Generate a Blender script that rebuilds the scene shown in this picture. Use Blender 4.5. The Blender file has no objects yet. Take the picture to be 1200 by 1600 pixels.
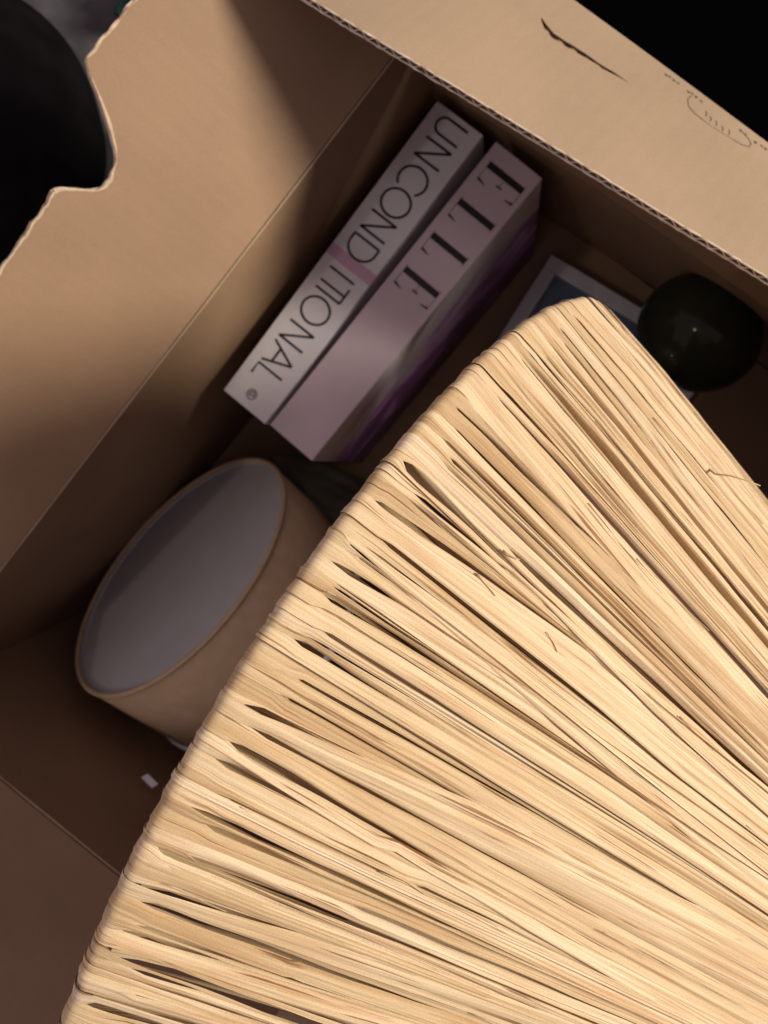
import bpy, bmesh, math, random
from mathutils import Vector, Matrix, noise
R_ = math.radians
random.seed(7)
scene = bpy.context.scene
COL = scene.collection

# ------------------------------------------------------------------ camera
F, CX, CY, CAMH = 1200.0, 600.0, 800.0, 0.715
nad = Vector(((790 - CX) / F, -(730 - CY) / F, -1.0)).normalized()
Zc = -nad
Yc = Vector((.61, .79, 0)); Yc -= nad * Yc.dot(nad); Yc.normalize()
Xc = Yc.cross(Zc)
ROT = Matrix((Xc, Yc, Zc))                 # camera axes written in world axes
cam_d = bpy.data.cameras.new("camera")
cam = bpy.data.objects.new("camera", cam_d); COL.objects.link(cam)
cam.matrix_world = Matrix.Translation((0, 0, CAMH)) @ ROT.to_4x4()
cam_d.sensor_fit = 'HORIZONTAL'; cam_d.sensor_width = 36; cam_d.lens = 36
cam_d.clip_start = .01; cam_d.clip_end = 100
cam_d.dof.use_dof = True; cam_d.dof.focus_distance = .208; cam_d.dof.aperture_fstop = 27
scene.camera = cam

# ------------------------------------------------------------------ light
world = bpy.data.worlds.new("World"); scene.world = world; world.use_nodes = True
bg = world.node_tree.nodes['Background']
bg.inputs[0].default_value = (.63, .51, .55, 1); bg.inputs[1].default_value = .62

def area_lamp(name, loc, target, size, energy, color):
    d = bpy.data.lights.new(name, 'AREA'); d.shape = 'DISK'; d.size = size; d.energy = energy; d.color = color
    o = bpy.data.objects.new(name, d); COL.objects.link(o); o.location = loc
    o.rotation_euler = (Vector(target) - Vector(loc)).to_track_quat('-Z', 'Y').to_euler()
    return o
area_lamp("ceiling_lamp", (1.88, 1.44, 1.58), (-.05, 0, .35), .75, 122, (1.0, .918, .765))
area_lamp("far_lamp", (-.45, -.85, 1.75), (0, 0, .2), .08, 1.7, (1.0, .88, .74))
scene.view_settings.view_transform = 'Standard'; scene.view_settings.look = 'None'
scene.view_settings.exposure = 0; scene.view_settings.gamma = 1

# ------------------------------------------------------------------ helpers
def at(px, py, z):
    d = ROT @ Vector(((px - CX) / F, -(py - CY) / F, -1.0))
    return Vector((0, 0, CAMH)) + d * ((z - CAMH) / d.z)

def ray(px, py):
    return Vector((0, 0, CAMH)), ROT @ Vector(((px - CX) / F, -(py - CY) / F, -1.0))

def empty(name, loc, label, cat, group=None):
    o = bpy.data.objects.new(name, None); COL.objects.link(o); o.location = loc
    o.empty_display_size = .02
    o['label'] = label; o['category'] = cat
    if group: o['group'] = group
    return o

def link(name, me, mat, parent=None, smooth=False):
    o = bpy.data.objects.new(name, me); COL.objects.link(o)
    if mat: me.materials.append(mat)
    if smooth:
        for p in me.polygons: p.use_smooth = True
    if parent:
        o.parent = parent
        o.matrix_parent_inverse = world_of(parent).inverted()
    return o

def world_of(o):
    m = o.matrix_basis.copy()
    if o.parent: m = world_of(o.parent) @ o.matrix_parent_inverse @ m
    return m

def from_bm(name, bm, mat, parent=None, smooth=False):
    me = bpy.data.meshes.new(name); bmesh.ops.recalc_face_normals(bm, faces=bm.faces)
    bm.to_mesh(me); bm.free()
    return link(name, me, mat, parent, smooth)

def box_bm(x0, x1, y0, y1, z0, z1, bevel=0.0, bm=None):
    bm2 = bmesh.new()
    bmesh.ops.create_cube(bm2, size=1)
    for v in bm2.verts:
        v.co = Vector((x0 + (v.co.x + .5) * (x1 - x0), y0 + (v.co.y + .5) * (y1 - y0), z0 + (v.co.z + .5) * (z1 - z0)))
    if bevel: bmesh.ops.bevel(bm2, geom=bm2.edges[:], offset=bevel, segments=2, affect='EDGES', profile=.5)
    return bm2

def tube(pts, r, n=8, closed=False):
    bm = bmesh.new(); rings = []
    m = len(pts)
    for i, p in enumerate(pts):
        if closed: t = pts[(i + 1) % m] - pts[i - 1]
        else: t = pts[min(i + 1, m - 1)] - pts[max(i - 1, 0)]
        t.normalize()
        a = t.cross(Vector((.13, .21, .97))).normalized(); b = t.cross(a)
        rr = r(i / (m - 1)) if callable(r) else r
        rings.append([bm.verts.new(p + (a * math.cos(2 * math.pi * j / n) + b * math.sin(2 * math.pi * j / n)) * rr) for j in range(n)])
    for i in range(m if closed else m - 1):
        A, B = rings[i], rings[(i + 1) % m]
        for j in range(n): bm.faces.new((A[j], A[(j + 1) % n], B[(j + 1) % n], B[j]))
    if not closed:
        bm.faces.new(rings[0]); bm.faces.new(rings[-1])
    return bm

# ------------------------------------------------------------------ materials
def new_mat(name):
    m = bpy.data.materials.new(name); m.use_nodes = True
    nt = m.node_tree; b = nt.nodes['Principled BSDF']
    return m, nt, b

def nd(nt, typ, **kw):
    n = nt.nodes.new(typ)
    for k, v in kw.items(): setattr(n, k, v)
    return n

def plain(name, col, rough=.6, spec=.3, var=.12, scale=60, bump=.1, bscale=400, coord='Object'):
    m, nt, b = new_mat(name)
    tc = nd(nt, 'ShaderNodeTexCoord')
    no = nd(nt, 'ShaderNodeTexNoise'); no.inputs['Scale'].default_value = scale; no.inputs['Detail'].default_value = 6
    nt.links.new(tc.outputs[coord], no.inputs['Vector'])
    r = nd(nt, 'ShaderNodeValToRGB')
    r.color_ramp.elements[0].position = .3; r.color_ramp.elements[1].position = .7
    r.color_ramp.elements[0].color = [c * (1 - var) for c in col] + [1]
    r.color_ramp.elements[1].color = [min(1, c * (1 + var)) for c in col] + [1]
    nt.links.new(no.outputs['Fac'], r.inputs['Fac']); nt.links.new(r.outputs['Color'], b.inputs['Base Color'])
    b.inputs['Roughness'].default_value = rough; b.inputs['Specular IOR Level'].default_value = spec
    if bump:
        n2 = nd(nt, 'ShaderNodeTexNoise'); n2.inputs['Scale'].default_value = bscale; n2.inputs['Detail'].default_value = 4
        nt.links.new(tc.outputs[coord], n2.inputs['Vector'])
        bp = nd(nt, 'ShaderNodeBump'); bp.inputs['Strength'].default_value = bump; bp.inputs['Distance'].default_value = .001
        nt.links.new(n2.outputs['Fac'], bp.inputs['Height']); nt.links.new(bp.outputs['Normal'], b.inputs['Normal'])
    return m

def kraft(name, col):
    m, nt, b = new_mat(name)
    tc = nd(nt, 'ShaderNodeTexCoord')
    big = nd(nt, 'ShaderNodeTexNoise'); big.inputs['Scale'].default_value = 14; big.inputs['Detail'].default_value = 5
    fine = nd(nt, 'ShaderNodeTexNoise'); fine.inputs['Scale'].default_value = 900; fine.inputs['Detail'].default_value = 3
    mp = nd(nt, 'ShaderNodeMapping'); mp.inputs['Scale'].default_value = (1, 1, .35)
    nt.links.new(tc.outputs['Object'], mp.inputs['Vector'])
    nt.links.new(tc.outputs['Object'], big.inputs['Vector']); nt.links.new(mp.outputs['Vector'], fine.inputs['Vector'])
    ad = nd(nt, 'ShaderNodeMath', operation='MULTIPLY_ADD'); ad.inputs[1].default_value = .45; 
    nt.links.new(fine.outputs['Fac'], ad.inputs[0]); nt.links.new(big.outputs['Fac'], ad.inputs[2])
    r = nd(nt, 'ShaderNodeValToRGB')
    r.color_ramp.elements[0].position = .45; r.color_ramp.elements[1].position = 1.0
    r.color_ramp.elements[0].color = [c * .86 for c in col] + [1]
    r.color_ramp.elements[1].color = [c * 1.12 for c in col] + [1]
    nt.links.new(ad.outputs[0], r.inputs['Fac']); nt.links.new(r.outputs['Color'], b.inputs['Base Color'])
    b.inputs['Roughness'].default_value = .62; b.inputs['Specular IOR Level'].default_value = .3
    bp = nd(nt, 'ShaderNodeBump'); bp.inputs['Strength'].default_value = .12; bp.inputs['Distance'].default_value = .0006
    nt.links.new(ad.outputs[0], bp.inputs['Height']); nt.links.new(bp.outputs['Normal'], b.inputs['Normal'])
    return m

def raffia(name):
    m, nt, b = new_mat(name)
    uv = nd(nt, 'ShaderNodeTexCoord')
    oi = nd(nt, 'ShaderNodeObjectInfo')
    mp = nd(nt, 'ShaderNodeMapping'); mp.inputs['Scale'].default_value = (1500, 14, 1)
    nt.links.new(uv.outputs['UV'], mp.inputs['Vector'])
    fib = nd(nt, 'ShaderNodeTexNoise'); fib.inputs['Scale'].default_value = 1; fib.inputs['Detail'].default_value = 5; fib.inputs['Roughness'].default_value = .65
    nt.links.new(mp.outputs['Vector'], fib.inputs['Vector'])
    mp2 = nd(nt, 'ShaderNodeMapping'); mp2.inputs['Scale'].default_value = (350, 25, 1)
    nt.links.new(uv.outputs['UV'], mp2.inputs['Vector'])
    blot = nd(nt, 'ShaderNodeTexNoise'); blot.inputs['Scale'].default_value = 1; blot.inputs['Detail'].default_value = 4
    nt.links.new(mp2.outputs['Vector'], blot.inputs['Vector'])
    # strand tone
    r1 = nd(nt, 'ShaderNodeValToRGB')
    e = r1.color_ramp.elements
    e[0].position = 0; e[0].color = (.52, .375, .22, 1)
    e[1].position = 1; e[1].color = (.73, .605, .44, 1)
    x = e.new(.22); x.color = (.64, .50, .32, 1)
    x = e.new(.5); x.color = (.69, .555, .375, 1)
    x = e.new(.7); x.color = (.70, .54, .36, 1)
    nt.links.new(oi.outputs['Random'], r1.inputs['Fac'])
    # fibre streaks
    r2 = nd(nt, 'ShaderNodeValToRGB')
    e = r2.color_ramp.elements
    e[0].position = .27; e[0].color = (.56, .44, .33, 1)
    e[1].position = .60; e[1].color = (1.06, 1.06, 1.06, 1)
    x = e.new(.43); x.color = (.90, .86, .80, 1)
    nt.links.new(fib.outputs['Fac'], r2.inputs['Fac'])
    mu = nd(nt, 'ShaderNodeMix', data_type='RGBA', blend_type='MULTIPLY'); mu.inputs[0].default_value = 1
    nt.links.new(r1.outputs['Color'], mu.inputs[6]); nt.links.new(r2.outputs['Color'], mu.inputs[7])
    r3 = nd(nt, 'ShaderNodeValToRGB')
    e = r3.color_ramp.elements
    e[0].position = .28; e[0].color = (.80, .68, .56, 1)
    e[1].position = .55; e[1].color = (1, 1, 1, 1)
    nt.links.new(blot.outputs['Fac'], r3.inputs['Fac'])
    mu2 = nd(nt, 'ShaderNodeMix', data_type='RGBA', blend_type='MULTIPLY'); mu2.inputs[0].default_value = .8
    nt.links.new(mu.outputs[2], mu2.inputs[6]); nt.links.new(r3.outputs['Color'], mu2.inputs[7])
    nt.links.new(mu2.outputs[2], b.inputs['Base Color'])
    mp4 = nd(nt, 'ShaderNodeMapping'); mp4.inputs['Scale'].default_value = (1100, 22, 1); mp4.inputs['Location'].default_value = (7.3, 2.1, 0)
    nt.links.new(uv.outputs['UV'], mp4.inputs['Vector'])
    crk = nd(nt, 'ShaderNodeTexNoise'); crk.inputs['Scale'].default_value = 1; crk.inputs['Detail'].default_value = 3; crk.inputs['Distortion'].default_value = .4
    nt.links.new(mp4.outputs['Vector'], crk.inputs['Vector'])
    r4 = nd(nt, 'ShaderNodeValToRGB'); e = r4.color_ramp.elements
    e[0].position = .32; e[0].color = (.34, .21, .12, 1)
    e[1].position = .385; e[1].color = (1, 1, 1, 1)
    nt.links.new(crk.outputs['Fac'], r4.inputs['Fac'])
    mu3 = nd(nt, 'ShaderNodeMix', data_type='RGBA', blend_type='MULTIPLY'); mu3.inputs[0].default_value = .9
    nt.links.new(mu2.outputs[2], mu3.inputs[6]); nt.links.new(r4.outputs['Color'], mu3.inputs[7])
    mu2 = mu3
    spk = nd(nt, 'ShaderNodeTexNoise'); spk.inputs['Scale'].default_value = 2600; spk.inputs['Detail'].default_value = 2
    nt.links.new(uv.outputs['UV'], spk.inputs['Vector'])
    r5 = nd(nt, 'ShaderNodeValToRGB'); e = r5.color_ramp.elements
    e[0].position = .3; e[0].color = (.90, .87, .84, 1); e[1].position = .62; e[1].color = (1.05, 1.05, 1.05, 1)
    nt.links.new(spk.outputs['Fac'], r5.inputs['Fac'])
    mu4 = nd(nt, 'ShaderNodeMix', data_type='RGBA', blend_type='MULTIPLY'); mu4.inputs[0].default_value = 1
    nt.links.new(mu3.outputs[2], mu4.inputs[6]); nt.links.new(r5.outputs['Color'], mu4.inputs[7])
    mu2 = mu4
    nt.links.new(mu2.outputs[2], b.inputs['Base Color'])
    b.inputs['Roughness'].default_value = .5; b.inputs['Specular IOR Level'].default_value = .18
    bp = nd(nt, 'ShaderNodeBump'); bp.inputs['Strength'].default_value = .55; bp.inputs['Distance'].default_value = .0005
    nt.links.new(fib.outputs['Fac'], bp.inputs['Height']); nt.links.new(bp.outputs['Normal'], b.inputs['Normal'])
    tr = nd(nt, 'ShaderNodeBsdfTranslucent'); nt.links.new(mu2.outputs[2], tr.inputs['Color'])
    ms = nd(nt, 'ShaderNodeMixShader'); ms.inputs[0].default_value = .085
    nt.links.new(b.outputs[0], ms.inputs[1]); nt.links.new(tr.outputs[0], ms.inputs[2])
    nt.links.new(ms.outputs[0], nt.nodes['Material Output'].inputs['Surface'])
    return m

def cover_photo(name):
    # the cover's printed photograph: pale drapery over purple folds
    m, nt, b = new_mat(name)
    tc = nd(nt, 'ShaderNodeTexCoord')
    mp = nd(nt, 'ShaderNodeMapping'); mp.inputs['Scale'].default_value = (1, 10, 22); mp.inputs['Rotation'].default_value = (R_(24), 0, 0)
    nt.links.new(tc.outputs['Object'], mp.inputs['Vector'])
    wv = nd(nt, 'ShaderNodeTexNoise'); wv.inputs['Scale'].default_value = 1.6; wv.inputs['Detail'].default_value = 5; wv.inputs['Distortion'].default_value = .8
    nt.links.new(mp.outputs['Vector'], wv.inputs['Vector'])
    sx = nd(nt, 'ShaderNodeSeparateXYZ'); nt.links.new(tc.outputs['Object'], sx.inputs[0])
    mz = nd(nt, 'ShaderNodeMath', operation='MULTIPLY_ADD'); mz.inputs[1].default_value = 4.2; mz.inputs[2].default_value = -.30
    nt.links.new(sx.outputs['Z'], mz.inputs[0])
    mx = nd(nt, 'ShaderNodeMath', operation='MULTIPLY_ADD'); mx.inputs[1].default_value = 1.1
    nt.links.new(wv.outputs['Fac'], mx.inputs[0]); nt.links.new(mz.outputs[0], mx.inputs[2])
    r = nd(nt, 'ShaderNodeValToRGB'); e = r.color_ramp.elements
    e[0].position = .25; e[0].color = (.06, .025, .08, 1)
    e[1].position = .97; e[1].color = (.80, .76, .80, 1)
    x = e.new(.50); x.color = (.20, .07, .26, 1)
    x = e.new(.68); x.color = (.52, .20, .62, 1)
    x = e.new(.80); x.color = (.62, .50, .66, 1)
    nt.links.new(mx.outputs[0], r.inputs['Fac']); nt.links.new(r.outputs['Color'], b.inputs['Base Color'])
    b.inputs['Roughness'].default_value = .35
    return m

M = {
 'kraft': kraft('kraft_board', (.268, .169, .103)),
 'kraft_out': kraft('kraft_board_outer', (.335, .243, .161)),
 'medium': plain('fluted_medium', (.30, .20, .12), .8, .2),
 'torn_tan': plain('torn_board_edge', (.46, .35, .255), .85, .2, .25, 300),
 'torn': plain('torn_and_lit_edge', (.62, .52, .42), .85, .2, .2, 300),  # torn paper at the notch; painted light on the back flap's cut edge
 'ink': plain('stamp_ink', (.12, .085, .075), .7, .2),
 'raffia': raffia('raffia'),
 'wire': plain('dark_wire', (.03, .025, .02), .5),
 'white_book': plain('white_cover', (.66, .635, .675), .4, .4, .04, 30, .04),
 'pink_book': plain('pink_cover', (.53, .425, .475), .42, .4, .06, 24, .04),
 'band': plain('mauve_band', (.52, .33, .46), .45, .4, .05),
 'black_ink': plain('black_lettering', (.018, .014, .02), .5),
 'purple_cover': cover_photo('purple_cover_photograph'),
 'pages': plain('page_paper', (.70, .66, .58), .8, .2, .15, 500),
 'drum': plain('tan_shade_fabric', (.50, .36, .235), .8, .2, .07, 90, .15, 1500),
 'lining': plain('white_shade_lining', (.47, .46, .465), .6, .3, .04, 60, .04),
 'white': plain('white_plastic', (.86, .88, 1.0), .4, .4),
 'glass_green': plain('dark_green_glass', (.022, .025, .014), .11, .13, .2, 20, 0),
 'frame': plain('pale_frame', (.58, .59, .64), .45, .4, .06),
 'picture': plain('blue_picture', (.095, .125, .20), .35, .4, .25, 40, 0),
 'dark_cloth': plain('dark_olive_cloth', (.10, .095, .075), .85, .2, .3, 40, .4, 900),
 'ground': plain('dark_floor', (.001, .001, .0012), .9, .0, .3, 10, .1, 200),
 'grey_cloth': plain('grey_cloth', (.16, .15, .165), .9, .1, .1, 50, .4, 900),
 'green_cloth': plain('dark_green_cloth', (.010, .030, .026), .85, .2, .2, 50, .3, 900),
 'black_bag': plain('black_fabric', (.006, .005, .006), .9, .04, .3, 40, .3, 700),
}

# ------------------------------------------------------------------ ground
bm = box_bm(-1.6, 1.6, -1.6, 1.6, -.05, -.012)
g = from_bm('floor', bm, M['ground']); g['kind'] = 'structure'

# ------------------------------------------------------------------ cardboard box
carton = empty('cardboard_box', (0, -.08, -.008), 'open brown corrugated cardboard box standing on the dark floor with things packed inside', 'box')

def slab(bm, mapf, us, hf, nv, w0, w1, v0=0.0):
    """closed thin sheet over u samples, v from v0 to hf(u), between offsets w0 and w1"""
    grids = []
    for w in (w0, w1):
        grids.append([[bm.verts.new(mapf(u, v0 + (hf(u) - v0) * j / nv, w)) for j in range(nv + 1)] for u in us])
    A, B = grids; n = len(us)
    for i in range(n - 1):
        for j in range(nv):
            bm.faces.new((A[i][j], A[i + 1][j], A[i + 1][j + 1], A[i][j + 1]))
            bm.faces.new((B[i][j], B[i][j + 1], B[i + 1][j + 1], B[i + 1][j]))
        bm.faces.new((A[i][0], B[i][0], B[i + 1][0], A[i + 1][0]))
        bm.faces.new((A[i][nv], A[i + 1][nv], B[i + 1][nv], B[i][nv]))
    for i in (0, n - 1):
        for j in range(nv):
            q = (A[i][j], A[i][j + 1], B[i][j + 1], B[i][j])
            bm.faces.new(q if i == 0 else q[::-1])

TH = .0034
def lin(a, b, n): return [a + (b - a) * i / (n - 1) for i in range(n)]

def board(name, mapf, u0, u1, hf, us=None, nv=1, outer='kraft_out', inner='kraft', edges=True, cut=None, vm=.001):
    """corrugated panel: inner liner (w=0 side faces the box inside), outer liner, fluted medium"""
    us = us or lin(u0, u1, 40)
    l = .0005
    if nv > 1:
        us = sorted(set(us) | set(lin(us[0], us[-1], int((us[-1] - us[0]) / .00115))))
        flat_ = mapf
        mapf = lambda u, v, w: flat_(u, v, w + .000016 * math.sin(2 * math.pi * u / .0083))
    bm = bmesh.new(); slab(bm, mapf, us, hf, nv, 0, l)
    inn = from_bm(name, bm, M[inner], carton)
    bm = bmesh.new(); slab(bm, mapf, us, hf, nv, TH - l, TH)
    out = from_bm('outer_liner', bm, M[outer], inn)
    if cut:
        cutter = bpy.data.objects.new('cut', cut); COL.objects.link(cutter)
        md = out.modifiers.new('b', 'BOOLEAN'); md.object = cutter; md.operation = 'DIFFERENCE'; md.solver = 'EXACT'
        dg = bpy.context.evaluated_depsgraph_get()
        me = bpy.data.meshes.new_from_object(out.evaluated_get(dg))
        out.modifiers.clear(); out.data = me
        bpy.data.objects.remove(cutter)
    # medium: a sine sheet, flutes running along v
    pitch = .0083; n = max(2, int((u1 - u0) / pitch * 8))
    bm = bmesh.new(); cols = []
    ul, uh = us[0], us[-1]
    for i in range(n + 1):
        u = ul + (uh - ul) * i / n
        w = TH / 2 + (TH / 2 - l) * (.4 if cut else 1) * math.sin(2 * math.pi * u / pitch + .5 * math.sin(u * 90))
        H = hf(u) - .0004 - .0005 * abs(noise.noise(Vector((u * 300, 3.3, 1))))
        kk = max(1, nv)
        cols.append([bm.verts.new(mapf(u, vm + (H - vm) * j / kk, w)) for j in range(kk + 1)])
    for i in range(n):
        for j in range(len(cols[0]) - 1):
            bm.faces.new((cols[i][j], cols[i + 1][j], cols[i + 1][j + 1], cols[i][j + 1]))
    from_bm('fluted_core', bm, M['medium'], inn, True)
    return inn, out

ZT = .28
# left wall: floor line and crease line
LB0, LB1 = Vector((-.205, .186, 0)), Vector((-.236, -.352, 0))
LT0, LT1 = Vector((-.185, .186, ZT)), Vector((-.2175, -.352, ZT))
def bil(P00, P10, P01, P11, u, v): return (P00 * (1 - u) + P10 * u) * (1 - v) + (P01 * (1 - u) + P11 * u) * v
def wall_map(B0, B1, T0, T1, bow=0.0, prof=None):
    nrm = (B1 - B0).cross(T0 - B0).normalized()
    c = (B0 + B1 + T0 + T1) / 4
    if nrm.dot(c - Vector((0, -.08, c.z))) < 0: nrm = -nrm        # outward
    def f(u, v, w):
        p = bil(B0, B1, T0, T1, u, v)
        d = w + bow * 4 * u * (1 - u) * (1 - v ** 3)
        if prof: d += prof(v)
        d += .0012 * noise.noise(Vector((u * 3, v * 3, 5 + c.x * 9)))
        return p + nrm * d
    return f
# wall u,v are 0..1: wrap them so board() sees metres
def metric(f, B0, B1, T0):
    Lu, Lv = (B1 - B0).length, (T0 - B0).length
    return (lambda u, v, w: f(u / Lu, v / Lv, w)), Lu, Lv

def wall(name, B0, B1, T0, T1, bow=0.0, prof=None):
    f = wall_map(B0, B1, T0, T1, bow, prof)
    mf, Lu, Lv = metric(f, B0, B1, T0)
    return board(name, mf, 0, Lu, lambda u: Lv, lin(0, Lu, 24), 12), mf, Lu, Lv

XR = .245
# back wall: bulges as it rises
BB0, BB1 = Vector((-.206, .188, 0)), Vector((XR, .196, 0))
BT0, BT1 = Vector((-.186, .203, .283)), Vector((XR, .195, .283))
wall('side_panel', LB0, LB1, LT0, LT1)
def bprof(v):      # straight up to two thirds, then leaning out
    y = .188 - .0105 * min(1, v / .65) if v < .65 else .1772 + (.212 - .1772) * ((v - .65) / .35) ** 1.2
    return y - (.188 + .024 * v) - .008 * v * 0
wall('side_panel', BB0, BB1, BT0, BT1, .012, bprof)
NB0, NB1 = Vector((-.237, -.348, 0)), Vector((XR, -.345, 0))
NT0, NT1 = Vector((-.2185, -.351, ZT)), Vector((XR, -.337, ZT))
wall('side_panel', NB0, NB1, NT0, NT1, .004)
RB0, RB1 = Vector((XR + .002, .20, 0)), Vector((XR + .002, -.345, 0))
RT0, RT1 = Vector((XR - .01, .208, ZT)), Vector((XR - .01, -.316, ZT))
wall('side_panel', RB0, RB1, RT0, RT1, .004)
bm = box_bm(-.238, XR + .004, -.35, .202, -.008, -.001)
from_bm('bottom_panel', bm, M['kraft'], carton)

def plane_map(O, U, V, bend=0.0, wav=0.0, seed=0.0):
    """O + u*U + v*V ; first bit of v bends over from the crease"""
    U = U.normalized(); V = (V - U * V.dot(U)).normalized(); Nn = U.cross(V)
    def f(u, v, w):
        p = O + U * u + V * v
        d = w + wav * noise.noise(Vector((u * 9 + seed, v * 9, seed))) * min(1, v / .02)
        return p + Nn * d
    f.axes = (O, U, V, Nn)
    return f

def hit_uv(f, px, py, w=0.0):
    O, U, V, Nn = f.axes
    o, d = ray(px, py)
    t = ((O + Nn * w - o).dot(Nn)) / d.dot(Nn)
    q = o + d * t - O
    return q.dot(U), q.dot(V)

# left flap with the torn thumb notch, leaning outward
OL = Vector((-.2178, -.358, ZT + .001)); UL = LT0 - LT1
VL = Vector((-.70, 0, .72))
fl = plane_map(OL, UL, VL, wav=.002, seed=2.0)     # normal U x V: points up and into the box
fl_in = lambda u, v, w: fl(u, v, -w)
prof_px = [(-60, 505), (-30, 462), (0, 420), (40, 364), (78, 309), (84, 300), (95, 297), (125, 298), (152, 297), (163, 293), (174, 275), (181, 250), (180, 232),
           (172, 200), (163, 172), (150, 140), (141, 115), (136, 96), (137, 88), (147, 76), (175, 42), (210, 0), (240, -38), (330, -150)]
prof = sorted(hit_uv(fl, *p) for p in prof_px)
u_end = (LT0 - LT1).length - .004
prof = [(0.003, prof[0][1] + .004)] + [p for p in prof if .006 < p[0] < u_end - .004]
prof.append((u_end, prof[-1][1] + .003))
def h_left(u):
    for (a, ha), (b, hb) in zip(prof, prof[1:]):
        if u <= b:
            t = (u - a) / (b - a + 1e-9); t = max(0, min(1, t))
            h = ha + (hb - ha) * t
            break
    else: h = prof[-1][1]
    return h + .0007 * noise.noise(Vector((u * 160, 1.7, 0))) + .0004 * noise.noise(Vector((u * 600, 4.7, 0)))
us = sorted(set(lin(.003, u_end, 90) + [p[0] for p in prof]))
flapL, _ = board('flap', fl_in, .003, u_end, h_left, us, 6)
flapL['label'] = 'flap with a torn half-round thumb notch'
# pale torn paper along its edge
for k, (w0, amp) in enumerate(((.0001, .0009), (.0017, .0013), (.0031, .0008))):
    pts = []
    for i in range(300):
        u = .004 + (u_end - .008) * i / 299
        pts.append(fl_in(u, h_left(u) - .0004 + amp * .6 * noise.noise(Vector((u * 220, k * 9.1, 2))), w0 + .0012 * noise.noise(Vector((u * 120, k * 5.1, 7)))))
    rad = lambda t, k=k: max(.00025, .0013 * (.55 + 1.0 * noise.noise(Vector((t * 45, k * 3.3, 1)))))
    from_bm('torn_edge', tube(pts, rad, 6), M['torn_tan' if k != 1 else 'torn'], flapL, True)
# crease lines (scored, paler where the paper is crushed)
def crease(P, Q, lift, name='fold_crease'):
    pts = [P.lerp(Q, i / 60) + lift * (1 + .3 * noise.noise(Vector((i * .35, P.x * 9, 0)))) for i in range(61)]
    from_bm(name, tube(pts, lambda t: .0007 + .0005 * noise.noise(Vector((t * 23, P.y, 3))), 6), M['kraft_out'], carton, True)
crease(LT0 + Vector((0, -.008, 0)), LT1, Vector((.0004, 0, 0)))
crease(NT0, NT1, Vector((0, .0004, 0)))

# near flap, leaning outward
ON = Vector((-.214, -.3515, ZT + .001)); UN = NT1 - NT0
fn = plane_map(ON, UN, Vector((0, -.62, .78)), wav=.0015, seed=5.0)
fn_in = lambda u, v, w: fn(u, v, w)
board('flap', lambda u, v, w: fn(u, v, w), .004, .44, lambda u: .17, lin(.004, .44, 30), 6)
# right flap, out of view: stood nearly upright to shade the box inside
fr = plane_map(Vector((XR - .008, .20, ZT + .001)), Vector((0, -1, 0)), Vector((.10, 0, .99)), wav=.001, seed=8.0)
board('flap', lambda u, v, w: fr(u, v, w), .004, .51, lambda u: .20, lin(.004, .51, 24), 4)

# back flap: folds inward over the box, its printed outer face up
P0, P1 = at(905, 0, .297), at(1200, 220, .297)
UB = (P1 - P0); UB.z = 0
E0, E1 = at(490, 0, .335), at(1200, 435, .353)
OB = P0 + UB.normalized() * (-.240 - P0.x) / UB.normalized().x
mid = (E0 + E1) / 2
Vb = mid - (OB + UB.normalized() * (mid - OB).dot(UB.normalized()))
fb = plane_map(OB, UB, Vb, wav=.0015, seed=11.0)
Nb = fb.axes[3]
sgn = 1 if Nb.z > 0 else -1
def fb_map(u, v, w):          # w=TH is the outer (upper) face; rounded roll at the fold
    r = .006
    if v < r:
        a = (r - v) / r * 1.35
        p = fb(u, r - r * math.sin(a) * .9, 0)
        return p + Nb * sgn * (w * math.cos(a) - r * (1 - math.cos(a))) - fb.axes[2] * w * math.sin(a)
    return fb(u, v, sgn * w)
hb0 = hit_uv(fb, 490, 0, sgn * TH); hb1 = hit_uv(fb, 1200, 435, sgn * TH)
def h_back(u):
    t = (u - hb0[0]) / (hb1[0] - hb0[0])
    return hb0[1] + (hb1[1] - hb0[1]) * t + .0003 * noise.noise(Vector((u * 300, 9, 0))) - .0010 * max(0, noise.noise(Vector((u * 8, 2, 0))))
# half-moon slit cut through the upper liner
sl = [(x, y, h * .5) for x, y, h in [(846, 28, 3), (852, 40, 7), (864, 55, 8), (880, 66, 8), (897, 76, 7), (916, 88, 6), (934, 100, 3.2), (942, 106, 4.5), (955, 113, 4), (968, 121, 2), (980, 129, .6)]]
up_, dn_ = [], []
for x, y, h in sl:
    up_.append(hit_uv(fb, x + h * .5, y - h * .8, sgn * TH)); dn_.append(hit_uv(fb, x - h * .5, y + h * .8, sgn * TH))
poly = up_ + dn_[::-1]
bm = bmesh.new()
lo = [bm.verts.new(fb(u, v, sgn * .0012)) for u, v in poly]; hi = [bm.verts.new(fb(u, v, sgn * .008)) for u, v in poly]
bm.faces.new(lo); bm.faces.new(hi[::-1])
for i in range(len(poly)):
    j = (i + 1) % len(poly); bm.faces.new((lo[i], hi[i], hi[j], lo[j]))
bmesh.ops.recalc_face_normals(bm, faces=bm.faces)
cut = bpy.data.meshes.new('cut'); bm.to_mesh(cut); bm.free()
ue = .465
flapB, linerB = board('flap', fb_map, .002, ue, h_back, lin(.002, ue, 60), 14, cut=cut, vm=.014)
flapB['label'] = 'flap folded inward, with a half-moon slit and a faint round stamp'

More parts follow.
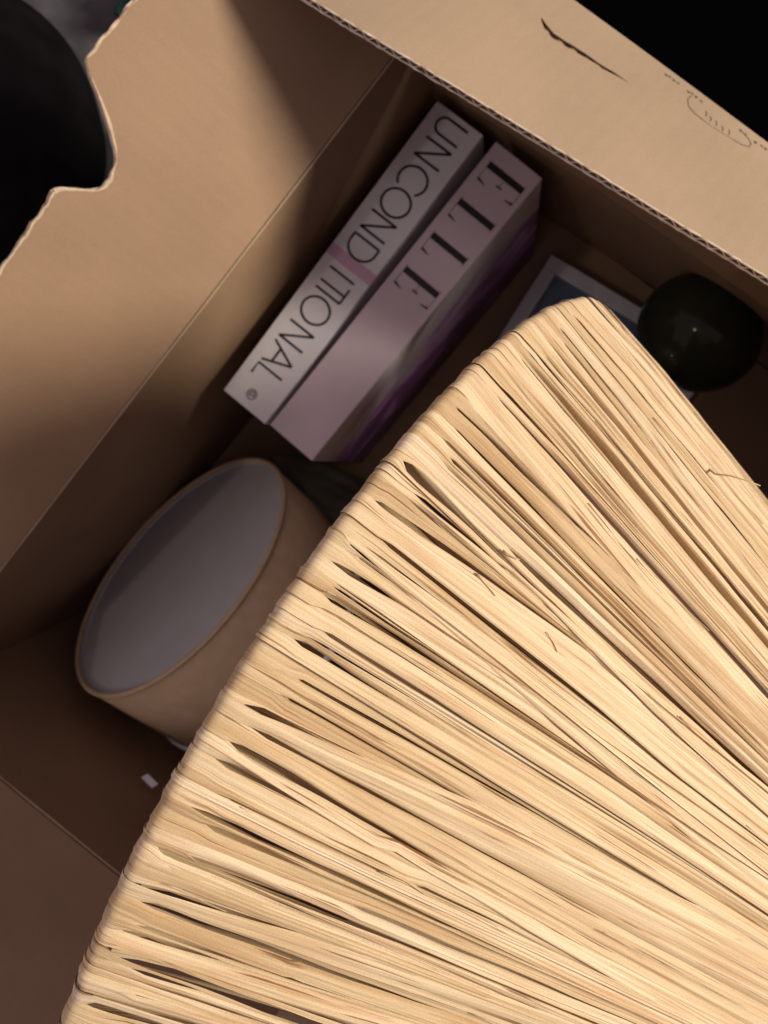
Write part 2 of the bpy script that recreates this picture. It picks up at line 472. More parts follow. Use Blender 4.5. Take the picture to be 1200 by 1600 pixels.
# the cut edge: liner ends coloured paler, as if the lamp lit them
for w_, r_ in ((.0003, .00055), (TH - .0003, .0005)):
    pts = [fb_map(u, h_back(u) - .0002 + .0003 * noise.noise(Vector((u * 400, w_ * 900, 1))), w_ + .0002 * noise.noise(Vector((u * 300, w_ * 700, 5)))) for u in lin(.004, ue - .003, 260)]
    from_bm('cut_edge', tube(pts, lambda t, w_=w_, r_=r_: r_ * (.8 + .5 * noise.noise(Vector((t * 90, w_ * 999, 3)))), 6), M['torn'], flapB, True)
pts = []
for u in lin(.004, ue - .004, 900):
    w = TH / 2 + (TH / 2 - .0006) * math.sin(2 * math.pi * u / .0083 + .5 * math.sin(u * 90)) + .0002 * noise.noise(Vector((u * 210, 1, 8)))
    pts.append(fb_map(u, h_back(u) - .0004, w))
from_bm('flute_edge', tube(pts, .00033, 5), M['torn'], flapB, True)  # pale colour paints light onto the flute ends
# printed stamp by the fold: partial ellipse, ticks, a row of small worn letters
def flat_strokes(name, strokes, mapper, lift, mat, parent):
    bm = bmesh.new()
    for pts, wd in strokes:
        L = []
        for i, p in enumerate(pts):
            a = Vector(pts[max(i - 1, 0)]); b = Vector(pts[min(i + 1, len(pts) - 1)])
            t = (b - a).normalized(); n = Vector((-t.y, t.x))
            w = wd[i] if isinstance(wd, (list, tuple)) else wd
            q = Vector(p)
            L.append([bm.verts.new(mapper(*(q + n * w * s), l)) for s, l in ((.5, lift), (-.5, lift), (-.5, .00002), (.5, .00002))])
        for A, B in zip(L, L[1:]):
            for k in range(4): bm.faces.new((A[k], A[(k + 1) % 4], B[(k + 1) % 4], B[k]))
        bm.faces.new(L[0]); bm.faces.new(L[-1][::-1])
    return from_bm(name, bm, mat, parent)

def st(pxs, w):
    pts = [hit_uv(fb, x, y, sgn * TH) for x, y in pxs]
    return ([(p[0], p[1]) for p in pts], w * .00060)
S = []
S.append(st([(1080, 150), (1074, 156), (1075, 166), (1084, 177), (1098, 188)], .9))
S.append(st([(1098, 188), (1112, 198), (1130, 209), (1146, 218)], .35))
S.append(st([(1146, 218), (1160, 226), (1171, 229), (1174, 225), (1170, 217), (1160, 206)], .9))
for i, (x, y) in enumerate([(1103, 178), (1110, 186), (1119, 193), (1129, 201), (1139, 207)]):
    S.append(st([(x - .5, y - 4), (x + 1, y), (x - .5, y + 4)], 1.1))
for i, (x, y) in enumerate([(1040, 118), (1046, 121), (1052, 126), (1059, 131), (1075, 144), (1081, 147), (1087, 152), (1095, 159), (1157, 204), (1165, 210), (1180, 222), (1190, 228), (1196, 232)]):
    a_ = (2.2, -1.0)[i % 2]
    S.append(st([(x - 1.6, y - 2.4), (x + 1.2 - a_ * .3, y + 2.2)], 1.0))
    S.append(st([(x + 1.4, y - 1.2), (x + 2.4, y + a_)], .8))
flat_strokes('round_stamp', S, lambda u, v, l: fb(u, v, sgn * (TH + l)), .00012, M['ink'], flapB)

# ------------------------------------------------------------------ books
ZS = .19
def letters():
    """stroke letters, unit cap height; each: (width, [polylines])"""
    def arc(cx, cy, rx, ry, a0, a1, n=28):
        return [(cx + rx * math.cos(R_(a0 + (a1 - a0) * i / n)), cy + ry * math.sin(R_(a0 + (a1 - a0) * i / n))) for i in range(n + 1)]
    return {
     'U': (.54, [[(0, 1)] + arc(.27, .27, .27, .27, 180, 360) + [(.54, 1)]]),
     'N': (.62, [[(0, 0), (0, 1)], [(0, 1), (.62, 0)], [(.62, 0), (.62, 1)]]),
     'C': (.76, [arc(.44, .5, .44, .5, 42, 318)]),
     'O': (.88, [arc(.44, .5, .44, .5, 0, 360, 40)]),
     'D': (.66, [[(0, 0), (0, 1)], [(0, 1), (.24, 1)] + arc(.24, .5, .42, .5, 88, -88) + [(.24, 0), (0, 0)]]),
     'I': (.0, [[(0, 0), (0, 1)]]),
     'T': (.56, [[(.28, 0), (.28, 1)], [(0, 1), (.56, 1)]]),
     'A': (.78, [[(0, 0), (.39, 1)], [(.39, 1), (.78, 0)], [(.14, .34), (.64, .34)]]),
     'L': (.42, [[(0, 1), (0, 0), (.42, 0)]]),
    }
LET = letters()

def book(name, label, x0, x1, y0, y1, h, cover, front, group=None, tilt=0):
    t = empty(name, ((x0 + x1) / 2, (y0 + y1) / 2, 0), label, 'book', group)
    c = .0025
    from_bm('spine', box_bm(x0, x1, y0, y1, h - c, h, .0006), M[cover], t)
    from_bm('back_cover', box_bm(x0, x0 + c, y0, y1, .0, h - c - .0002, .0004), M[cover], t)
    from_bm('front_cover', box_bm(x1 - c, x1, y0, y1, .0, h - c - .0002, .0004), M[front], t)
    from_bm('page_block', box_bm(x0 + c + .0002, x1 - c - .0002, y0 + .004, y1 - .004, .004, h - c - .0003), M['pages'], t)
    return t

bx0, bx1 = -.1878, -.1488
b1 = book('book', 'white book lettered UNCONDITIONAL with a mauve band on its spine, against the box wall', bx0, bx1, -.0765, .1655, ZS, 'white_book', 'white_book')
def spine_map(xb):
    return lambda s, t, l: Vector((xb + t, s * -1, ZS + l))   # s runs along -Y
strokes = []
cap = .0213; tb = .0085
def put(ch, yc, capk=1.0, tofs=0.0):
    w, pls = LET[ch]
    w *= cap * capk
    for pl in pls:
        strokes.append(([(-yc - w / 2 + x * cap * capk, tb + tofs + y * cap * capk) for x, y in pl], .0017))
seq = [('U', 705, 206), ('N', 684, 246), ('C', 652, 284), ('O', 621, 319), ('N', 594, 356), ('D', 566, 392),
       ('I', 537, 432), ('T', 524, 453), ('I', 514, 462), ('O', 495, 487), ('N', 463, 525), ('A', 433, 556), ('L', 414, 586)]
for ch, x, y in seq: put(ch, at(x, y, ZS).y)
flat_strokes('spine_lettering', strokes, spine_map(bx0), .00025, M['black_ink'], b1)
yb = at(547, 411, ZS).y
from_bm('spine_band', box_bm(bx0 + .0002, bx1 - .0002, yb - .0042, yb + .0042, ZS + .00002, ZS + .00014), M['band'], b1)
yl = at(397, 619, ZS).y
ring = lambda r, a0, a1, n: [(-yl + r * math.cos(R_(a0 + (a1 - a0) * i / n)), .0185 + r * math.sin(R_(a0 + (a1 - a0) * i / n))) for i in range(n + 1)]
flat_strokes('publisher_mark', [(ring(.0036, 0, 360, 24), .0007), (ring(.0019, 60, 330, 14), .0008), ([(-yl + .0005, .0165), (-yl + .001, .0205)], .0006)], spine_map(bx0), .00025, M['black_ink'], b1)

ex0, ex1 = -.1425, -.1030
b2 = book('book', 'pink book lettered ELLE on its spine, with a purple photograph on its cover', ex0, ex1, -.0765, .1655, ZS, 'pink_book', 'purple_cover')
strokes = []
H = .0295; t0 = .0055
def didot(ch, px, py):
    yc = at(px, py, ZS).y; s0 = -yc - .0022
    strokes.append(([(s0, t0), (s0, t0 + H)], .0046))
    strokes.append(([(s0 - .0038, t0), (s0 + .011, t0 + .0002)], .0003))
    strokes.append(([(s0 - .0038, t0 + H), (s0 + (.011 if ch == 'E' else .0038), t0 + H)], .0003))
    strokes.append(([(s0 + .0108, t0), (s0 + .0120, t0 + .0066)], [.0018, .0005]))
    if ch == 'E':
        strokes.append(([(s0 + .0108, t0 + H), (s0 + .0116, t0 + H - .0060)], [.0018, .0005]))
        strokes.append(([(s0, t0 + H * .52), (s0 + .0075, t0 + H * .52)], .0003))
        strokes.append(([(s0 + .0076, t0 + H * .44), (s0 + .0076, t0 + H * .60)], .0011))
for ch, x, y in (('E', 783, 279), ('L', 736, 336), ('L', 694, 389), ('E', 651, 442)): didot(ch, x, y)
flat_strokes('spine_lettering', strokes, spine_map(ex0), .00025, M['black_ink'], b2)

b1.rotation_euler.z = -R_(1.7); b2.rotation_euler.z = -R_(3.2)

# ------------------------------------------------------------------ drum shade
def drum():
    C = Vector((-.1545, -.2155, .150)); n = Vector((-.772, .202, .603)).normalized(); r = .1099; L = .088
    t = empty('drum_lampshade', (C.x + .07, C.y, .0), 'small tan fabric drum lampshade with white lining, tipped over beside the left box wall', 'lampshade')
    u = n.cross(Vector((0, 0, 1))).normalized(); v = u.cross(n)
    def ringp(rad, d, k): a = 2 * math.pi * k / 96; return C + (u * math.cos(a) + v * math.sin(a)) * rad - n * d
    def band(name, specs, mat):
        bm = bmesh.new(); rows = [[bm.verts.new(ringp(rr, d, k)) for k in range(96)] for rr, d in specs]
        m = len(rows)
        for i in range(m):
            A, B = rows[i], rows[(i + 1) % m]
            for k in range(96): bm.faces.new((A[k], A[(k + 1) % 96], B[(k + 1) % 96], B[k]))
        return from_bm(name, bm, mat, t, True)
    band('shade_cloth', [(r, .0015), (r, L), (r - .0009, L), (r - .0009, .0015)], M['drum'])
    band('lining', [(r - .0011, .0022), (r - .0011, L - .001), (r - .0019, L - .001), (r - .0019, .0022)], M['lining'])
    # hem rolled over the two rim wires
    for d, mt in ((.0, 'drum'), (L, 'white')):
        pts = [ringp(r - .0009, d, k) for k in range(96)]
        from_bm('rim_hem', tube(pts, .0019 if d == 0 else .0034, 8, True), M[mt], t, True)
    # white diffuser disc inside the near opening
    bm = bmesh.new()
    for d in (0.004, 0.006):
        vs = [bm.verts.new(ringp(r - .0021, d, k)) for k in range(96)]
        bm.faces.new(vs)
    bm.verts.ensure_lookup_table(); 
    for k in range(96):
        bm.faces.new((bm.verts[k], bm.verts[(k + 1) % 96], bm.verts[96 + (k + 1) % 96], bm.verts[96 + k]))
    from_bm('diffuser', bm, M['lining'], t)
drum()

# ------------------------------------------------------------------ vase, frame, small things
def vase():
    c = at(1097, 514, .125) + Vector((0, -.003, 0))
    t = empty('vase', (c.x, c.y + .03, .018), 'round dark green glass vase lying tilted in the far corner on the pale frame', 'vase')
    ax = Vector((-.15, -.93, .34)).normalized()
    q = Vector((0, 0, 1)).rotation_difference(ax).to_matrix()
    K = .85
    prof = [(.0, -.036), (.018, -.0362), (.034, -.032), (.045, -.022), (.0515, -.008), (.0525, .004), (.049, .018), (.041, .030), (.029, .039), (.019, .044), (.0150, .050), (.0145, .060), (.0165, .068), (.019, .071)]
    inner = [(.0165, .0712), (.0125, .060), (.0125, .048), (.020, .040), (.040, .026), (.047, .004), (.030, -.028), (0, -.033)]
    prof = [(a * K, b * K) for a, b in prof]; inner = [(a * K, b * K) for a, b in inner]
    def lathe(pf, n=64):
        bm = bmesh.new(); rows = []
        for r, z in pf:
            rows.append([bm.verts.new(c + q @ Vector((r * math.cos(2 * math.pi * k / n), r * math.sin(2 * math.pi * k / n), z))) for k in range(n)] if r > 1e-6 else [bm.verts.new(c + q @ Vector((0, 0, z)))])
        for A, B in zip(rows, rows[1:]):
            for k in range(n):
                if len(A) == 1: bm.faces.new((A[0], B[(k + 1) % n], B[k]))
                elif len(B) == 1: bm.faces.new((A[k], A[(k + 1) % n], B[0]))
                else: bm.faces.new((A[k], A[(k + 1) % n], B[(k + 1) % n], B[k]))
        return bm
    fine = []
    for i in range(len(prof) - 1):           # smooth the profile
        p0, p1, p2, p3 = prof[max(i - 1, 0)], prof[i], prof[i + 1], prof[min(i + 2, len(prof) - 1)]
        for k in range(4):
            s = k / 4
            fine.append(tuple(.5 * (2 * p1[j] + (p2[j] - p0[j]) * s + (2 * p0[j] - 5 * p1[j] + 4 * p2[j] - p3[j]) * s * s + (3 * p1[j] - p0[j] - 3 * p2[j] + p3[j]) * s ** 3) for j in (0, 1)))
    fine = [(max(0, r), z) for r, z in fine]; fine[0] = (0, prof[0][1])
    from_bm('vase_body', lathe(fine + [prof[-1]] + inner), M['glass_green'], t, True)
    pts = [c + q @ Vector((.0178 * math.cos(2 * math.pi * k / 48), .0178 * math.sin(2 * math.pi * k / 48), .0715)) for k in range(48)]
    from_bm('lip', tube(pts, .0019, 8, True), M['glass_green'], t, True)
vase()

def photo_frame():
    zt = .018
    A, B = at(862, 397, zt), at(1125, 555, zt)
    U = (B - A); U.z = 0; W = U.length; U.normalize()
    V = Vector((U.y, -U.x, 0))                       # towards the near wall
    Hh = .135
    t = empty('picture_frame', A + U * W / 2 + V * Hh / 2 - Vector((0, 0, zt)), 'pale picture frame around a dark blue picture, lying flat under the vase', 'picture frame')
    def bar(u0, u1, v0, v1, z0, z1, name, mat):
        bm = box_bm(u0, u1, v0, v1, z0, z1, .0008)
        for v in bm.verts: v.co = Vector((A.x, A.y, 0)) + U * v.co.x + V * v.co.y + Vector((0, 0, v.co.z))
        from_bm(name, bm, M[mat], t)
    b = .0125
    bar(0, W, 0, b, .001, zt, 'frame_bar', 'frame'); bar(0, W, Hh - b, Hh, .001, zt, 'frame_bar', 'frame')
    bar(0, b, b + .0002, Hh - b - .0002, .001, zt - .0003, 'frame_bar', 'frame'); bar(W - b, W, b + .0002, Hh - b - .0002, .001, zt - .0003, 'frame_bar', 'frame')
    bar(b, W - b, b, Hh - b, .004, .0135, 'picture', 'picture')
photo_frame()

def lump(name, label, cat, c, sx, sy, sz, rot, mat, seed, amp=.3, fr=2.2, zmin=0.0005):
    bm = bmesh.new(); bmesh.ops.create_icosphere(bm, subdivisions=5, radius=1)
    m = Matrix.Rotation(rot, 3, 'Z')
    for v in bm.verts:
        d = v.co.copy()
        k = 1 + amp * noise.fractal(d * fr + Vector((seed, 0, 0)), 1, 2, 2) - amp * .5 * abs(noise.noise(d * fr * 1.7 + Vector((0, seed, 0))))
        p = m @ Vector((d.x * sx * k, d.y * sy * k, d.z * sz * k)) + Vector(c)
        p.z = max(p.z, zmin + .0003 * d.z)
        v.co = p
    o = from_bm(name, bm, mat, None, True); o['label'] = label; o['category'] = cat
    return o
lump('cloth', 'dark olive crumpled cloth stuffed between the pink book and the tan drum lampshade', 'cloth', (-.072, -.108, .050), .095, .027, .066, R_(8), M['dark_cloth'], 3.1, .22, 1.5)

# white scrap stuck to the near wall
bm = bmesh.new()
o_, d_ = ray(228, 1228); t_ = (-.3445 - o_.y) / d_.y; sc = o_ + d_ * t_
for dx, dz in ((-.0062, .0012), (.0048, .0018), (.0062, -.0010), (-.0046, -.0016)):
    for dy in (.0, .0008): bm.verts.new(sc + Vector((dx, dy + .0048 - dz * 1.1, dz)))
bm.verts.ensure_lookup_table()
bm.faces.new([bm.verts[i] for i in (0, 2, 4, 6)]); bm.faces.new([bm.verts[i] for i in (7, 5, 3, 1)])
for k in range(4):
    a, b = 2 * k, (2 * k + 2) % 8; bm.faces.new([bm.verts[i] for i in (a, a + 1, b + 1, b)])
o = from_bm('tape_scrap', bm, M['white']); o['label'] = 'tiny white scrap of tape stuck inside the box near wall, by the raffia shade'; o['category'] = 'tape'

# outside the box, upper left
zg = -.011
bm = bmesh.new(); n = 40
c0 = at(130, 30, 0)
vs = [[None] * (n + 1) for _ in range(n + 1)]
for i in range(n + 1):
    for j in range(n + 1):
        x = c0.x - .15 + .32 * i / n; y = c0.y - .16 + .36 * j / n
        z = zg + .012 + .010 * noise.fractal(Vector((x * 11, y * 11, 0)), 1, 2, 4) + .006 * abs(noise.noise(Vector((x * 26, y * 14, 4))))
        vs[i][j] = bm.verts.new((x, y, max(z, zg + .001)))
for i in range(n):
    for j in range(n): bm.faces.new((vs[i][j], vs[i + 1][j], vs[i + 1][j + 1], vs[i][j + 1]))
bmesh.ops.solidify(bm, geom=bm.faces[:], thickness=.0015)
o = from_bm('blanket', bm, M['grey_cloth'], None, True); o['label'] = 'rumpled grey cloth spread on the floor behind the notched flap'; o['category'] = 'blanket'
cg = at(236, -2, .03)
lump('cloth', 'dark green bunched cloth on the grey one, outside the box by the notched flap', 'cloth', (cg.x + .005, cg.y + .02, .02), .036, .05, .032, R_(20), M['green_cloth'], 8.2, .5, 2.3, zg)
cb = at(-85, 250, .05)
lump('bag', 'black fabric bag slumped on the floor outside the box, at the upper left', 'bag', (cb.x, cb.y, .05), .138, .16, .10, R_(-10), M['black_bag'], 5.5, .06, 1.0, zg)

# ------------------------------------------------------------------ raffia shade
C = Vector((.038, -.130, .333)); RR, KK, LL = .2171, .536, .235
a1, a2 = .20, .24
AX = Vector((math.cos(a2) * math.cos(a1), math.cos(a2) * math.sin(a1), math.sin(a2)))
C += AX * .0040 + Vector((0, -.002, 0)) 
SU = AX.cross(Vector((0, 0, 1))).normalized(); SV = SU.cross(AX)
shade = empty('raffia_lampshade', C - SV * RR, 'large cone lampshade of pale straw raffia strips lying on its side across the open box', 'lampshade')
KQ = math.sqrt(1 + KK * KK)
def er(th): return SU * (math.cos(th)) + SV * math.sin(th)
def cone_pt(th, s, h):
    """s metres along the slope from the rim, h metres off the surface"""
    e = er(th); g = (AX - e * KK) / KQ; nn = (e + AX * KK) / KQ
    return C + e * RR + g * s + nn * h
SL = LL * KQ                                   # slope length
def cone_hit(px, py):
    o, d = ray(px, py); o = o - C
    oa, da = o.dot(AX), d.dot(AX)
    A = d.dot(d) - da * da - KK * KK * da * da
    B = 2 * (o.dot(d) - oa * da + KK * da * (RR - KK * oa))
    Q = o.dot(o) - oa * oa - (RR - KK * oa) ** 2
    D = B * B - 4 * A * Q
    if D < 0: return None
    t = (-B - math.sqrt(D)) / (2 * A)
    if t < 0: t = (-B + math.sqrt(D)) / (2 * A)
    p = o + d * t
    return math.atan2(p.dot(SV), p.dot(SU)), p.dot(AX) * KQ
RHO = .0030
# gaps seen in the photograph: start px, end px, widest opening in metres
GAPS = [((704, 643), (960, 900), .0025), ((629, 731), (762, 860), .0031), ((784, 882), (850, 945), .0021), ((585, 788), (705, 872), .0018), ((541, 853), (600, 905), .0013),
        ((521, 883), (590, 925), .0020), ((500, 925), (620, 1000), .0020), ((455, 996), (560, 1060), .0016),
        ((385, 1097), (560, 1170), .0022), ((360, 1154), (560, 1270), .0022), ((343, 1183), (500, 1262), .0016), ((330, 1285), (520, 1365), .0018), ((254, 1318), (470, 1410), .0020),
        ((232, 1372), (360, 1410), .0012), ((226, 1398), (480, 1490), .0019), ((197, 1442), (520, 1540), .0026), ((180, 1468), (520, 1592), .0024), ((146, 1555), (300, 1598), .0022),
        ((610, 1310), (900, 1480), .0016), ((1000, 960), (1200, 1190), .0016)]
gl = []
for p, q, w in GAPS:
    h0, h1 = cone_hit(*p), cone_hit(*q)
    if h0 and h1:
        sl_ = (h1[0] - h0[0]) / max(1e-4, h1[1] - h0[1])
        sl_ = max(-1.6, min(1.6, sl_))
        gl.append((h0[0] - sl_ * h0[1], h0[1], h1[1], sl_, w))
gl.sort()
print('gaps', [(round(math.degrees(g[0]), 1), round(g[1] * 1000, 1), round(g[2] * 1000), round(g[3], 2)) for g in gl])
TH0, TH1 = R_(-18), R_(198)
def slope_at(th):
    pts = [(TH0, 0)] + [(g[0], g[3] * .8) for g in gl] + [(TH1, 0)]
    num = den = 0.0
    for t, s in pts:
        w = math.exp(-((th - t) / .10) ** 2) + 1e-6; num += w * s; den += w
    return num / den
rnd = random.Random(21)
# boundaries between neighbouring strips: (theta at rim, drift slope, gap or None)
bnds = []
cur = TH0; gi = 0
fixed = [(g[0], g) for g in gl if g[1] < .03]
late = [g for g in gl if g[1] >= .03]
stops = [(TH0, None)] + fixed + [(TH1, None)]
for (ta, ga), (tb_, gb) in zip(stops, stops[1:]):
    bnds.append([ta, slope_at(ta) if ga is None else ga[3], ga])
    span = tb_ - ta; 
    if span * RR < .0042: continue
    ws = []
    while sum(ws) < span * RR:
        ws.append(rnd.choice([rnd.uniform(.0018, .0030), rnd.uniform(.0030, .0050), rnd.uniform(.0046, .0074)]))
    kx = span * RR / sum(ws); x = ta
    for w in ws[:-1]:
        x += w * kx / RR
        bnds.append([x, slope_at(x) + rnd.gauss(0, .05), None])
for g in late:                                  # gaps that open further up the cone
    b = min(bnds, key=lambda q: abs(q[0] - g[0]) + (9 if q[2] else 0)); b[1] = g[3]; b[2] = (b[0],) + g[1:]
for q in bnds:                                  # narrow slits all along the rim
    if q[2] is None and R_(8) < q[0] < R_(176) and rnd.random() < .62:
        s0_ = rnd.uniform(.004, .011); q[2] = (q[0], s0_, s0_ + rnd.uniform(.018, .075), q[1], rnd.uniform(.0004, .0013))
for k in range(18):                             # further grooves that open higher up
    b = rnd.choice([q for q in bnds if q[2] is None and R_(5) < q[0] < R_(175)])
    s0_ = rnd.uniform(.02, .12); b[2] = (b[0], s0_, s0_ + rnd.uniform(.06, .13), b[1], rnd.uniform(.0008, .0018))
bnds.append([TH1, 0, None])

def edge(b, s, side, ov, ph):
    """angle of a strip's edge on boundary b; side -1: strip lies before it, +1: after it"""
    r_here = max(.03, RR - KK * s / KQ)
    th = b[0] + b[1] * s + .0002 * math.sin(s * 40 + b[0] * 50) * min(1, s / .03)
    g = b[2]
    o = ov * (.7 + .5 * math.sin(s * 31 + ph))
    if g is not None and s > 0:
        s0, s1, w = g[1], g[2], g[4]
        f = max(0, min(1, (s - s0 + .0015) / .005)) * max(0, min(1, (s1 - s) / (.55 * (s1 - s0))))
        s1 = s0 + (s1 - s0) * 1.7
        f = .85 * max(0, min(1, (s - s0 + .001) / .0025)) * max(0, min(1, (s1 - s) / (.9 * (s1 - s0)))) ** .8
        kk = max(0, min(1, (s - s0 + .002) / .003)) * max(0, min(1, (s1 + .03 - s) / .03))
        o = o * (1 - kk) - .5 * w * f * (1 + .25 * math.sin(s * 170 + ph))
    return th - side * o / r_here

def strip_mesh(name, bL, bR, seed, rho, layer, parts=(True, True), squeeze=1.0, smax=None, smin=None):
    rd = random.Random(seed)
    ovL, ovR = rd.uniform(.0002, .0013), rd.uniform(.0002, .0013)
    pL, pR = rd.uniform(0, 6), rd.uniform(0, 6)
    NC = 20
    gro = [(rd.uniform(-.85, .85), rd.uniform(.03, .10), rd.uniform(.0002, .0007), rd.uniform(.0, .12), rd.uniform(.05, .2)) for _ in range(rd.randint(1, 5))]
    pl = [(rd.choice([1, 1, 2, 3]), rd.uniform(0, 6.28), rd.uniform(.00008, .00034)), (rd.choice([3, 4, 5, 6]), rd.uniform(0, 6.28), rd.uniform(.00004, .00016))]
    curlL, curlR = rd.uniform(.0001, .0011), rd.uniform(.0001, .0011)
    roll = rd.uniform(-.0012, .0012); bulge = rd.uniform(.0001, .0006)
    crk = [(rd.uniform(.02, .2), rd.uniform(-.9, .9), rd.uniform(.0002, .0006)) for _ in range(2)]
    sh = rd.uniform(-.012, .012)
    if any(b[2] is not None and b[2][4] > .00155 and b[2][1] < .03 for b in (bL, bR)): sh *= .1
    rows = []                                   # (s, h, kind)
    smx = smax or SL
    n_out = 44
    for i in range(n_out): rows.append((smx * (1 - (i / n_out)) ** 1.15 if i else smx, rho, 0))
    for k in range(9):
        f = math.pi * k / 8
        rows.append((-rho * math.sin(f) * 1.05, rho * math.cos(f), 1 if k else 0))
    if parts[1]:
        for i in range(1, 13): rows.append((smx * .9 * (i / 12) ** 1.3, -rho - .0004, 2))
    verts, uvs, faces = [], [], []
    u_off, v_off = rd.uniform(0, 5), rd.uniform(0, 5)
    path = 0.0
    for ri, (s, h, kind) in enumerate(rows):
        so = max(s, 0)
        a, b = edge(bL, so, 1, ovL, pL), edge(bR, so, -1, ovR, pR)
        if kind == 2: a += sh * min(1, so / .02); b += sh * min(1, so / .02)
        midr = (a + b) / 2; hw = (b - a) / 2 * squeeze
        if hw < .0009: hw = .0009
        rh = RR - KK * so / KQ
        wm = hw * rh * 2
        grow = .35 + 1.1 * so / SL
        rimk = .12 + .88 * min(1, so / .035)
        grow *= .25 + .75 * min(1, so / .03)
        if kind == 1: grow = .13
        if ri: path += abs(rows[ri - 1][0] - s) + abs(rows[ri - 1][1] - h)
        for c in range(NC + 1):
            x = 2 * c / NC - 1
            dh = 0.0
            for nfr, phs, am in pl:
                q = math.sin(nfr * x * 1.6 + phs + .3 * math.sin(so * 11 + phs))
                dh += am * (abs(q) * 2 - 1) * grow
            dh += bulge * rimk * (1 - x * x) + roll * x * (.5 + so / SL)
            dh -= (curlL if x < 0 else curlR) * rimk * abs(x) ** 5
            for gx, gw, ga, g0, g1 in gro:
                if so > g0: dh -= ga * math.exp(-((x - gx - .08 * math.sin(so * 9 + gx * 9)) / gw) ** 2) * min(1, (so - g0) / .02) * max(0, min(1, (g0 + g1 + .05 - so) / .03)) * rimk
            for cs, cx_, ca in crk: dh += ca * math.exp(-((so - cs) / .018) ** 2 - ((x - cx_) / .3) ** 2) * (1 if so > .01 else 0)
            dh += .00024 * noise.noise(Vector((so * 26, x * .7, seed * 1.37))) * min(1, so / .01)
            dh += .00025 * noise.noise(Vector((so * 90, x * 1.8, seed * 2.37))) * min(1, so / .01)
            hh = h + (dh + layer * rimk) * (1 if h >= 0 else -1) * (abs(h) / rho if kind == 1 else 1)
            ss = s - ((dh + layer * rimk) * .7 * math.sin(math.acos(max(-1, min(1, h / rho)))) if kind == 1 else 0)
            verts.append(cone_pt(midr + hw * x, ss, hh))
            uvs.append((u_off + x * wm / 2, v_off + path))
    W = NC + 1
    for r in range(len(rows) - 1):
        for c in range(NC):
            faces.append((r * W + c, r * W + c + 1, (r + 1) * W + c + 1, (r + 1) * W + c))
    me = bpy.data.meshes.new(name); me.from_pydata(verts, [], faces)
    ul = me.uv_layers.new(name='UVMap')
    for lp in me.loops: ul.data[lp.index].uv = uvs[lp.vertex_index]
    return me

cnt = 0
for i in range(len(bnds) - 1):
    layer = (.0, .0010, .0004, .0014, .0007)[i % 5] + rnd.uniform(-.0003, .0003)
    me = strip_mesh('raffia_strip', bnds[i], bnds[i + 1], 100 + i, RHO * rnd.uniform(.975, 1.025), layer)
    link('raffia_strip', me, M['raffia'], shade, True); cnt += 1
# narrow strips lying over the others, slightly askew
for k in range(56):
    th = rnd.uniform(R_(2), R_(178)); w = rnd.uniform(.0010, .0026) / RR
    if any(abs(th - g[0]) < .03 for g in gl): continue
    dr = slope_at(th) + rnd.gauss(0, .08)
    me = strip_mesh('raffia_strip', [th - w / 2, dr, None], [th + w / 2, dr + rnd.uniform(-.05, .05), None], 900 + k, RHO * 1.1, .0014 + rnd.uniform(0, .0004), (True, False), rnd.uniform(.6, .9))
    link('raffia_strip', me, M['raffia'], shade, True); cnt += 1
print('strips', cnt)
# the far underside of the cone, joined
vs_, fs_, uv_ = [], [], []
rest = R_(360) - (TH1 - TH0); nn = 74
for i in range(nn):
    t0_ = TH1 + rest * i / nn; t1_ = TH1 + rest * (i + 1) / nn
    me = strip_mesh('tmp', [t0_, 0, None], [t1_, 0, None], 3000 + i, RHO, rnd.uniform(0, .0008))
    off = len(vs_)
    vs_ += [v.co.copy() for v in me.vertices]; fs_ += [tuple(off + j for j in p.vertices) for p in me.polygons]
    dd = {lp.vertex_index: tuple(me.uv_layers[0].data[lp.index].uv) for lp in me.loops}
    uv_ += [dd[j] for j in range(len(me.vertices))]
    bpy.data.meshes.remove(me)
me = bpy.data.meshes.new('raffia_underside'); me.from_pydata(vs_, [], fs_)
ul = me.uv_layers.new(name='UVMap')
for lp in me.loops: ul.data[lp.index].uv = uv_[lp.vertex_index]
o = link('raffia_underside', me, M['raffia'], shade, True); o['kind'] = 'stuff'
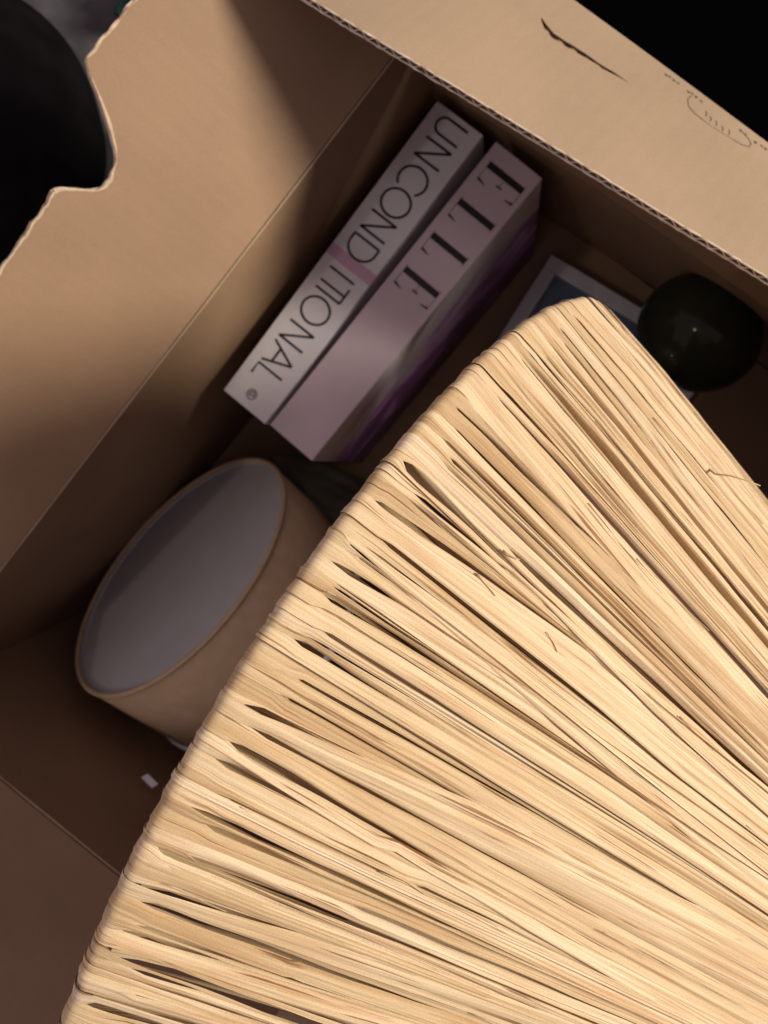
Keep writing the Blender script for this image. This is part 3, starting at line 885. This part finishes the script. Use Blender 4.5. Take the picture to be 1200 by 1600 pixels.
# rim and neck wires
pts = [cone_pt(2 * math.pi * k / 128, 0, 0) for k in range(128)]
from_bm('rim_wire', tube(pts, .0022, 8, True), M['wire'], shade, True)
pts = [cone_pt(2 * math.pi * k / 96, SL, 0) for k in range(96)]
from_bm('neck_wire', tube(pts, .004, 8, True), M['wire'], shade, True)

# loose fibres: one sticking out past the right side, frayed slivers elsewhere
def fibre(pts, r):
    bm = tube(pts, lambda t: r * (1 - .6 * t), 5)
    from_bm('loose_fibre', bm, M['raffia'], shade, True)
def cone_px(px, py, lift):
    h = cone_hit(px, py)
    return cone_pt(h[0], h[1], RHO + lift) if h else None
A = cone_hit(1090, 742) or cone_hit(1080, 745)
pA = cone_pt(A[0], A[1], RHO + .0012)
dist = (pA - Vector((0, 0, CAMH))).length
def along(px, py, d):
    o, dd = ray(px, py); return o + dd.normalized() * d
fibre([pA, along(1118, 741, dist - .003), along(1140, 743, dist - .004), along(1164, 750, dist - .004), along(1188, 759, dist - .003)], .00042)
for (p, q, r) in [((735, 900), (765, 935), .0003), ((990, 640), (1030, 690), .00025), ((775, 865), (800, 880), .0003), ((505, 925), (520, 932), .00018), ((860, 1020), (842, 990), .00028), ((375, 1250), (400, 1262), .0002)]:
    a_, b_ = cone_px(*p, .0010), cone_px(*q, .0012)
    if a_ and b_:
        m_ = (a_ + b_) / 2 + Vector((rnd.uniform(-1, 1), rnd.uniform(-1, 1), .4)) * .0007
        fibre([a_, a_.lerp(m_, .6), m_, m_.lerp(b_, .6), b_], r)

# many fine stray fibres lying almost along the strips
for k in range(45):
    th = rnd.uniform(R_(4), R_(172)); s0 = rnd.uniform(.004, .15); ln = rnd.uniform(.015, .06)
    sk = slope_at(th) + rnd.gauss(0, .12); wv = rnd.uniform(-.004, .004); ph = rnd.uniform(0, 6)
    pts = []
    for i in range(9):
        f = i / 8
        pts.append(cone_pt(th + sk * (s0 + ln * f) + wv * math.sin(f * 3 + ph), s0 + ln * f, RHO + .0017 + .0009 * f * f + .0004 * math.sin(f * 5 + ph)))
    fibre(pts, rnd.uniform(.00010, .00022))
